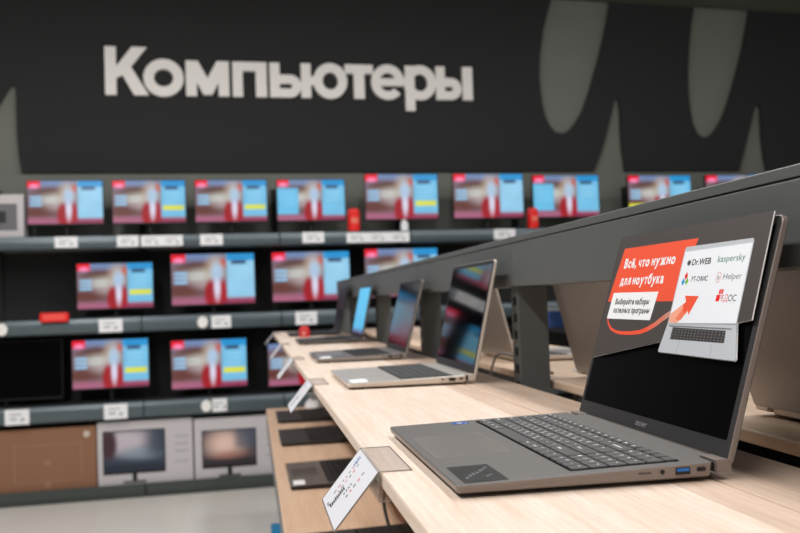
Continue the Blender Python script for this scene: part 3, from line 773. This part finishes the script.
def keyrows(x0, x1, yl, yr):
    tot = yl-yr; npw = .0152*4; gap = .002; main = tot-npw-gap; u = main/15
    hf = .0110; h = (x1-x0-hf)/5; out = []
    def row(xb, xt, items, y, unit):
        for wd, leg in items:
            out.append((xb, y-wd*unit, xt, y, leg)); y -= wd*unit
        return y
    K = lambda s: [(1, c) for c in s]
    row(x1-hf, x1, [(1, s) for s in ('Esc', 'F1', 'F2', 'F3', 'F4', 'F5', 'F6', 'F7', 'F8', 'F9', 'F10', 'F11', 'F12', 'Prt', 'Del', '', '', '', '')], yl, tot/19)
    xs = [x1-hf-h*k for k in range(6)]
    ms = [[(1, '`')]+K('1234567890-=')+[(2, 'Backspace')],
          [(1.5, 'Tab')]+K('QWERTYUIOP[]')+[(1.5, '\\')],
          [(1.75, 'Caps')]+K("ASDFGHJKL;'")+[(2.25, 'Enter')],
          [(2.25, 'Shift')]+K('ZXCVBNM,./')+[(2.75, 'Shift')],
          [(1.25, 'Ctrl'), (1, 'Fn'), (1, 'Win'), (1.25, 'Alt'), (5.25, ''), (1.25, 'Alt'), (1, 'Ctrl'), (1, '<'), (1, '-'), (1, '>')]]
    ns = [[(1, 'Num'), (1, '/'), (1, '*'), (1, '-')], K('789+'), K('456')+[(1, '+')], K('123')+[(1, '=')], [(1, '0'), (1, '0'), (1, '.'), (1, '=')]]
    for k in range(5):
        row(xs[k+1], xs[k], ms[k], yl, u); row(xs[k+1], xs[k], ns[k], yl-main-gap, .0152)
    return out
near = dict(top=M_lapgrey, side=M_lapside, bezel=M_bezel, keys=M_key, hi=True, W=.3665)
make_laptop('laptop', 'large grey open laptop in the foreground with a black screen and numeric keypad', (0, 0, T), near)

def wall_c(x, y):
    col = np.tile(L3(78, 186, 230), (len(x), 1)); col = blend(col, 1-sm(y, 0, .14), L3(90, 70, 130)); return col
GL = 'open laptops in a row on the front table'
make_laptop('laptop', 'silver open laptop with a dark reflecting screen, second from the camera on front table', (.011, .965, T),
            dict(top=M_silver, side=M_silverside, bezel=mat('bezel_black', (38, 38, 40), .4), keys=mat('grey_keys', (62, 62, 64), .6), glass=M_gloss, th=.225, L=.2275, pad=M_silver, sticker=True), group=GL)
make_laptop('laptop', 'grey open laptop with a dark reflecting screen, third from the camera on the front table', (.010, 1.74, T),
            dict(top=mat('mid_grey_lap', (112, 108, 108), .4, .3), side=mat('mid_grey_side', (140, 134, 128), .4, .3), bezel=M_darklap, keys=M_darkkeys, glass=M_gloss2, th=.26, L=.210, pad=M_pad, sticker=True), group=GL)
make_laptop('laptop', 'dark open laptop with a bright sky blue screen, fourth on the front table', (.020, 2.83, T),
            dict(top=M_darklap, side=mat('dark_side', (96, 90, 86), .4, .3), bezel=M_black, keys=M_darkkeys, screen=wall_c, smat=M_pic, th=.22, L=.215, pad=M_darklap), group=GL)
make_laptop('laptop', 'dark open laptop with a dark blue screen at the far end of the front table', (.020, 3.72, T),
            dict(top=M_darklap, side=M_darklap, bezel=M_black, keys=M_darkkeys, glass=M_glass, th=.20, L=.23, pad=M_darklap), group=GL)
GB = 'laptops facing away on the back table'
bk_ = dict(top=M_silver, side=M_silverside, back=M_backlid, bezel=M_bezel, keys=M_key, ports=False)
# these face +X, so turned by 180 degrees; hinge line at x = .47 .. .49
def back_laptop(y0, xh, label, th=.30):
    d = dict(bk_); d['th'] = th
    t = make_laptop('laptop', label, (0, 0, T), d, group=GB)
    t.rotation_euler = (0, 0, math.pi)
    t.location = (xh+.252-.12, y0+.363/2, T+Z0)
    return t
back_laptop(.002, .484, 'taupe laptop lid seen from behind at the right edge, behind the foreground laptop')
back_laptop(.635, .473, 'taupe laptop lid seen from behind between the upright and the advertising card', .24)
back_laptop(1.436, .474, 'taupe laptop lid seen from behind, between the silver laptop and the slotted upright', .24)
GD = 'laptops on the lower shelf'
dl = dict(top=mat('lower_lap_top', (98, 90, 86), .5), side=M_darklap, bezel=M_black, keys=M_darkkeys, th=.05, L=.2, ports=False, sticker=True, pad=mat('lower_pad', (72, 66, 64), .4))
dl2 = dict(dl); dl2['top'] = M_darklap; dl2['sticker'] = False; dl2['pad'] = M_darklap
make_laptop('laptop', 'dark laptop on the lower shelf with a white sticker on its palm rest', (-.072, 1.756, -.36), dl, group=GD)
make_laptop('laptop', 'black laptop on the lower shelf behind the one with the white sticker', (-.072, 2.52, -.36), dl2, group=GD)
make_laptop('laptop', 'black laptop on the lower shelf, farthest from the camera', (-.065, 3.14, -.36), dl2, group=GD)
make_laptop('laptop', 'black laptop on the lower shelf cut by the bottom edge of the picture', (-.06, .88, -.36), dl2, group=GD)

# ------------------------------------------------------------------ advertising card on the near laptop
th = .2947; st, ct = math.sin(th), math.cos(th); H0 = .245
ac = thing('advertising_card', 'charcoal and orange advertising card with software logos leaning on the foreground laptop screen', 'advertising card', (H0, .18, T))
co3 = (H0, .18, T)
def cp(x, y, h=0):            # x = -u (reading direction), y = up the lid, h in front of the lid
    return (H0+y*st-h*ct, -x, y*ct+h*st)
board = [(-.3505, .0705), (-.173, .0977), (-.1727, .0878), (-.1705, .0862), (-.0165, .0860), (-.0143, .0880), (-.0266, .1218), (-.0035, .1251), (-.0076, .2272), (-.3505, .2272)]
b = MB(); b.prism(board, .0046, .00585, M_cardedge, cp); b.prism(board, .00585, .0060, M_cardface, cp); b.build('card_board', ac, co3)
for u in (.06, .30):
    b = MB(); b.prism(R_(-u-.012, .19, -u+.012, .21), .0009, .0046, M_cardedge, cp); b.build('foam_pad', ac, co3)
def c_(h): return lambda x, y: cp(x, y, h)
b = MB(); b.flat([(-.3306, .2113), (-.1400, .2113), (-.1655, .1428), (-.3445, .1428)], M_orange, c_(.00605))
put_line(b, 'Всё, что нужно', -.3195, .1856, -.1825, .0118, M_white, c_(.0061), .036)
put_line(b, 'для ноутбука', -.3195, .1640, -.2000, .0118, M_white, c_(.0061), .036)
b.build('orange_headline', ac, co3, fix=False)
b = MB()
sw_o = [(-.3330, .1215), (-.3290, .1150), (-.3150, .1070), (-.2980, .1035), (-.2827, .1022), (-.2550, .1025), (-.2275, .1046), (-.2100, .1082), (-.1936, .1137), (-.1760, .1215), (-.1598, .1277)]
sw_i = [(-.3300, .1215), (-.3260, .1162), (-.3130, .1098), (-.2980, .1070), (-.2793, .1062), (-.2550, .1070), (-.2301, .1092), (-.2130, .1135), (-.1965, .1193), (-.1780, .1280), (-.1610, .1345)]
for i in range(len(sw_o)-1):
    b.flat([sw_o[i], sw_o[i+1], sw_i[i+1], sw_i[i]], M_orange if i < 7 else mat('fading_orange%d' % i, (235-14*(i-7), 105+18*(i-7), 80+20*(i-7)), .45), c_(.00605))
b.flat([(-.3320, .1540), (-.2057, .1540), (-.2105, .1210), (-.3345, .1210)], M_white, c_(.00610))
put_line(b, 'Выбирайте наборы', -.3195, .1393, -.2235, .0074, mat('black_ink', (16, 16, 18), .6), c_(.00614), .03)
put_line(b, 'полезных программ', -.3195, .1287, -.2175, .0074, mat('black_ink', (16, 16, 18), .6), c_(.00614), .03)
b.build('caption_box', ac, co3, fix=False)
# printed laptop
b = MB()
b.flat([(-.1650, .1995), (-.1625, .2030), (-.0320, .2035), (-.0295, .2010), (-.0266, .1200), (-.1650, .1170)], M_silverprint, c_(.00612))
b.flat([(-.1632, .1975), (-.0312, .1990), (-.0280, .1215), (-.1632, .1190)], M_scrwhite, c_(.00616))
b.flat([(-.1650, .1185), (-.0266, .1212), (-.0145, .0885), (-.0165, .0866), (-.1705, .0868), (-.1725, .0885)], M_silverprint, c_(.00612))
b.flat([(-.1600, .1165), (-.0330, .1165), (-.0330, .1150), (-.1600, .1150)], M_greyink, c_(.00616))
b.flat([(-.1511, .1146), (-.0426, .1140), (-.0412, .1020), (-.1514, .1016)], M_darkprint, c_(.00616))
for r in range(4):
    for k in range(16):
        x = -.1495+k*.0068; y = .1035+r*.0028
        b.flat([(x, y), (x+.0022, y), (x+.0022, y+.0008), (x, y+.0008)], mat('key_glow', (150, 140, 135), .5), c_(.00620))
b.flat([(-.1290, .1000), (-.1285, .1000), (-.1310, .0880), (-.1315, .0880)], M_greyink, c_(.00616))
b.flat([(-.0640, .1000), (-.0635, .1000), (-.0610, .0880), (-.0615, .0880)], M_greyink, c_(.00616))
b.build('printed_laptop', ac, co3, fix=False)
b = MB()
# orange arrow with its pale tail
b.flat([(-.1632, .1195), (-.1440, .1192), (-.1240, .1330), (-.1350, .1420), (-.1632, .1290)], M_orangelight, c_(.00620))
b.flat([(-.1500, .1230), (-.1380, .1222), (-.1255, .1340), (-.1340, .1400)], mat('mid_orange', (248, 125, 90), .45), c_(.00622))
b.flat([(-.1400, .1487), (-.1103, .1480), (-.1233, .1279), (-.1265, .1335), (-.1345, .1300), (-.1400, .1385), (-.1350, .1420)], M_orange, c_(.00624))
b.build('arrow', ac, co3, fix=False)
b = MB(); f2 = c_(.00622)
# logos
for k in range(8):
    a = k*math.pi/4; cx, cy = -.1484, .1846; dx, dy = math.cos(a), math.sin(a)
    b.flat([(cx-dy*.0005, cy+dx*.0005), (cx+dx*.0048-dy*.0006, cy+dy*.0036+dx*.0006), (cx+dx*.0048+dy*.0006, cy+dy*.0036-dx*.0006), (cx+dy*.0005, cy-dx*.0005)], M_print, f2)
b.flat([(-.1484+.0026*math.cos(a), .1846+.0024*math.sin(a)) for a in [k*math.pi/6 for k in range(12)]], M_print, c_(.00623))
put_text(b, 'Dr.WEB', -.1415, .1817, -.1020, .0064, M_print, f2, .022)
put_text(b, 'kaspersky', -.0887, .1825, -.0380, .0066, M_grn, f2, .0)
for cx, cy, M in ((-.1478, .1700, M_red), (-.1518, .1635, M_cyan), (-.1440, .1640, M_lime)):
    b.flat([(cx, cy+.0050), (cx-.0037, cy), (cx, cy-.0040), (cx+.0037, cy)], M, f2)
put_line(b, 'РТ-ОФИС', -.1345, .1638, -.1008, .0055, M_print, f2, .012)
for p_ in ring(-.0795, .1668, .0042, .0055, .0006, 0, 360, 20): b.flat(p_, M_rose, f2)
put_text(b, 'it', -.0812, .1648, -.0778, .0042, M_print, f2, .01)
put_text(b, 'Helper', -.0705, .1643, -.0366, .0062, M_greyink, f2, .0)
b.flat(R_(-.0720, .1498, -.0685, .1545), M_red, f2); b.flat(R_(-.0677, .1498, -.0640, .1545), M_red, f2); b.flat(R_(-.0750, .1425, -.0690, .1490), M_red, f2)
put_line(b, 'РЕД', -.0690, .1425, -.0530, .0065, M_rose, c_(.00624), .0); put_line(b, 'ОС', -.0522, .1425, -.0378, .0065, M_print, f2, .0)
b.build('logos', ac, co3, fix=False)

# ------------------------------------------------------------------ acrylic price tag holders on the table edge
def holder(y0, label, wd=.147):
    t = thing('price_tag_holder', label, 'price tag', (-.043, y0+wd/2, T), 0, 'acrylic price tag holders along the table edge')
    o3 = (-.043, y0+wd/2, T); e = .0013
    pf = lambda a, z, y: (a, y, z)
    b = MB(); y1 = y0+wd
    b.prism([(-.0130, T+.0002), (-.0445, T+.0002), (-.0458, T-.001), (-.0458, T-.0275), (-.0200, T-.0275), (-.0200, T-.0288), (-.0471, T-.0288), (-.0471, T), (-.0445, T+.0018), (-.0130, T+.0018)], y0, y1, M_acrylic, pf)
    b.build('clip', t, o3)
    b = MB()
    for y in (y0, y1):
        b.tube([(-.0130, y, T+.001), (-.0455, y, T+.001), (-.0465, y, T-.028), (-.0200, y, T-.028)], .0006, M_acredge, 5)
    b.tube([(-.0130, y0, T+.001), (-.0130, y1, T+.001)], .0006, M_acredge, 5)
    b.build('clip_edge', t, o3)
    # slanted pocket and paper
    A = Vector((-.0462, 0, T+.001)); B = Vector((-.0915, 0, -.0715)); d = (B-A).normalized(); nrm = Vector((-d.z, 0, d.x)); nrm = nrm if nrm.z > 0 else -nrm; Lg = (B-A).length
    sp = lambda x, y, h=0: tuple(A+d*x+nrm*h+Vector((0, y, 0)))
    b = MB(); b.prism(R_(0, y0, Lg, y1), -.0016, -.0008, M_acrylic, sp); b.build('pocket', t, o3)
    b = MB()
    for P in ((0, y0, Lg, y0), (0, y1, Lg, y1), (Lg, y0, Lg, y1)): b.tube([sp(P[0], P[1], -.0003), sp(P[2], P[3], -.0003)], .0007, M_acredge, 5)
    b.build('pocket_edge', t, o3)
    b = MB(); b.prism(R_(.001, y0+.001, Lg-.001, y1-.001), -.0008, 0, mat('price_paper', (222, 222, 228), .4), sp)
    def bar(x0, x1, ya, yb, M): b.prism(R_(x0, y0+ya, x1, y0+yb), 0, .0001, M, sp)
    s_ = Lg
    random.seed(3)
    for yy, n in ((.112, 7), (.098, 6), (.052, 5)):
        x = .012
        for k in range(n):
            l_ = random.uniform(.002, .005); bar(x, x+l_, yy-.012*random.random()*.4, yy+.004, mat('pale_rose', (205, 150, 150), .6) if k % 2 else mat('mid_ink', (150, 150, 155), .6)); x += l_+.003
    for k in range(5): bar(.006+k*.0025, .0075+k*.0025, .112, .122+.003*(k % 2), M_blueink)
    for k in range(9): bar(.040+k*.0028, .0420+k*.0028, .080, .092+.0015*(k % 3), M_print)
    bar(.064, .067, .104, .108, M_print); bar(.064, .067, .096, .1, M_print)
    for k in range(4): bar(.030+k*.0040, .0325+k*.0040, .066, .072, M_greyink)
    b.build('price_paper', t, o3)
    return t
h0_ = holder(.139, 'acrylic price tag holder nearest the camera, with a white printed tag')
for y, lab in ((1.10, 'price tag holder on the table edge in front of the silver laptop'), (1.92, 'small bright price tag holder in front of the third laptop'),
               (2.90, 'blurred price tag holder in front of the laptop with the sky blue screen'), (4.20, 'farthest price tag holder at the end of the front table')):
    dup(h0_, (-.043, y+.147/2, T), 0, lab)

# ------------------------------------------------------------------ loose bits
b = MB(); b.loft([[(x, y, z) for x, y in inset(rrect(-.026, -.026, .026, .026, .010, 4), i)] for i, z in ((.0, 0), (0, .03), (.006, .045), (.018, .056))], mat('deep_red', (190, 24, 26), .4))
b.box((-.012, -.0265, .012), (.004, -.026, .026), mat('pinkish', (220, 150, 140), .5))
tag(top(b.build('promo_cube', bevel=.002), (.088, 3.66, T)), 'small red promotional cube on the table beside the far laptop', 'promotional item')
def cable(name, pts, r, M, lab, loc=None):
    # smooth through the points
    P = [Vector(p) for p in pts]; out = []
    for i in range(len(P)-1):
        p0 = P[max(i-1, 0)]; p1 = P[i]; p2 = P[i+1]; p3 = P[min(i+2, len(P)-1)]
        for k in range(8):
            t_ = k/8; out.append(.5*((2*p1)+(-p0+p2)*t_+(2*p0-5*p1+4*p2-p3)*t_*t_+(-p0+3*p1-3*p2+p3)*t_**3))
    out.append(P[-1]); b = MB(); b.tube(out, r, M, 8); o = P[0]
    ob = b.build(name, None, tuple(o), smooth=True); return tag(top(ob, tuple(o)), lab, 'cable')
cable('cable', [(.385, 1.36, T-.05), (.40, 1.32, .01), (.42, 1.22, .012), (.43, 1.12, .0), (.44, 1.04, -.012)], .003, M_cable, 'grey security cable arching over the back table beside the slotted upright')
cable('cable', [(.12, 1.30, -.06), (.10, 1.22, -.20), (.11, 1.12, -.27), (.12, 1.03, -.285), (.14, .95, -.24), (.15, .92, -.06)], .003, mat('tan_cable', (170, 130, 100), .5), 'tan looped cable hanging under the table behind the near price tag')
cable('cable', [(.13, 1.32, -.24), (.115, 1.27, -.30), (.12, 1.22, -.35)], .004, M_cabledark, 'short dark cable on the lower shelf under the near price tag')
b = MB()
Pp = rrect(-.04, -.065, .05, .065, .02, 4)
b.loft([[(x+random.uniform(-.004, .004), y+random.uniform(-.006, .006), z) for x, y in inset(Pp, i)] for i, z in ((.002, 0), (0, .015), (.008, .03), (.02, .042), (.03, .047))], M_white)
tag(top(b.build('paper_bundle', smooth=True), (.12, 3.63, -.36)), 'crumpled white paper bundle at the far end of the lower shelf', 'paper')
b = MB(); b.box((-.05, -.12, 0), (.02, .10, .26), mat('bright_blue_box', (20, 130, 180), .5)); b.box((-.0505, -.06, .05), (-.05, .06, .16), M_white)
tag(top(b.build('blue_box', bevel=.003), (-.05, 3.45, FL)), 'blue box on the floor under the lower shelf', 'box')
b = MB()
for k in range(9):
    a = k*.7; b.tube([(-.02+.02*math.cos(a), .05*math.sin(a), .01+k*.008), (-.03, .06*math.sin(a+1), .03+k*.009), (.01*math.cos(a), .07*math.sin(a+2), .02+k*.008)], .011, M_black, 6)
tag(top(b.build('cable_heap'), (-.07, 3.72, FL)), 'heap of black cable on the floor at the table foot', 'cable')
b = MB(); b.prism(rrect(-.10, -.07, .10, .07, .004, 2), 0, .003, M_white, lambda a, c, h: (a, c, h))
tag(top(b.build('leaflet'), (.62, 1.08, T)), 'white leaflet lying on the back table beyond the upright', 'leaflet')

# ------------------------------------------------------------------ shelving across the next aisle
ns = thing('aisle_shelving', 'black shelving across the next aisle, glimpsed under the grey rail', 'shelving', (1.9, 4, FL))
b = MB(); b.box((2.05, 2.0, FL), (2.08, 5.35, .34), M_blackpanel); b.build('back_panel', ns, (1.9, 4, FL))
b = MB(); b.box((1.6, 2.0, FL), (2.05, 5.35, -.62), M_blackpanel); b.build('base_cabinet', ns, (1.9, 4, FL))
for z in (-.34, -.06, .22):
    b = MB(); b.box((1.6, 2.0, z-.02), (2.05, 5.35, z), M_blackpanel); b.build('shelf', ns, (1.9, 4, FL))
for nm, c, y, z, wd, h in (('white', (225, 225, 225), 4.02, -.06, .16, .09), ('white', (225, 225, 225), 4.86, -.06, .12, .12), ('blue', (60, 90, 150), 4.72, -.06, .10, .10),
                           ('pink', (205, 120, 140), 4.98, .22, .14, .09), ('white', (225, 225, 225), 4.0, -.34, .2, .12), ('red', (180, 60, 50), 4.8, -.34, .1, .1)):
    b = MB(); b.box((-.09, -wd/2, 0), (.09, wd/2, h), mat('box_'+nm, c, .6)); b.box((-.0905, -wd/3, h*.3), (-.09, wd/3, h*.5), M_greyink)
    lab = {4.02: 'white product box across the aisle, right of the slotted upright', 4.86: 'white product box across the aisle, just left of the slotted upright', 4.72: 'small blue product box across the aisle left of the slotted upright',
           4.98: 'pink product box on the upper shelf across the aisle', 4.0: 'wide white product box low across the aisle', 4.8: 'small red product box low across the aisle'}[y]
    tag(top(b.build('product_box', bevel=.002), (1.75, y, z+.0005)), lab, 'box', 'product boxes across the aisle')
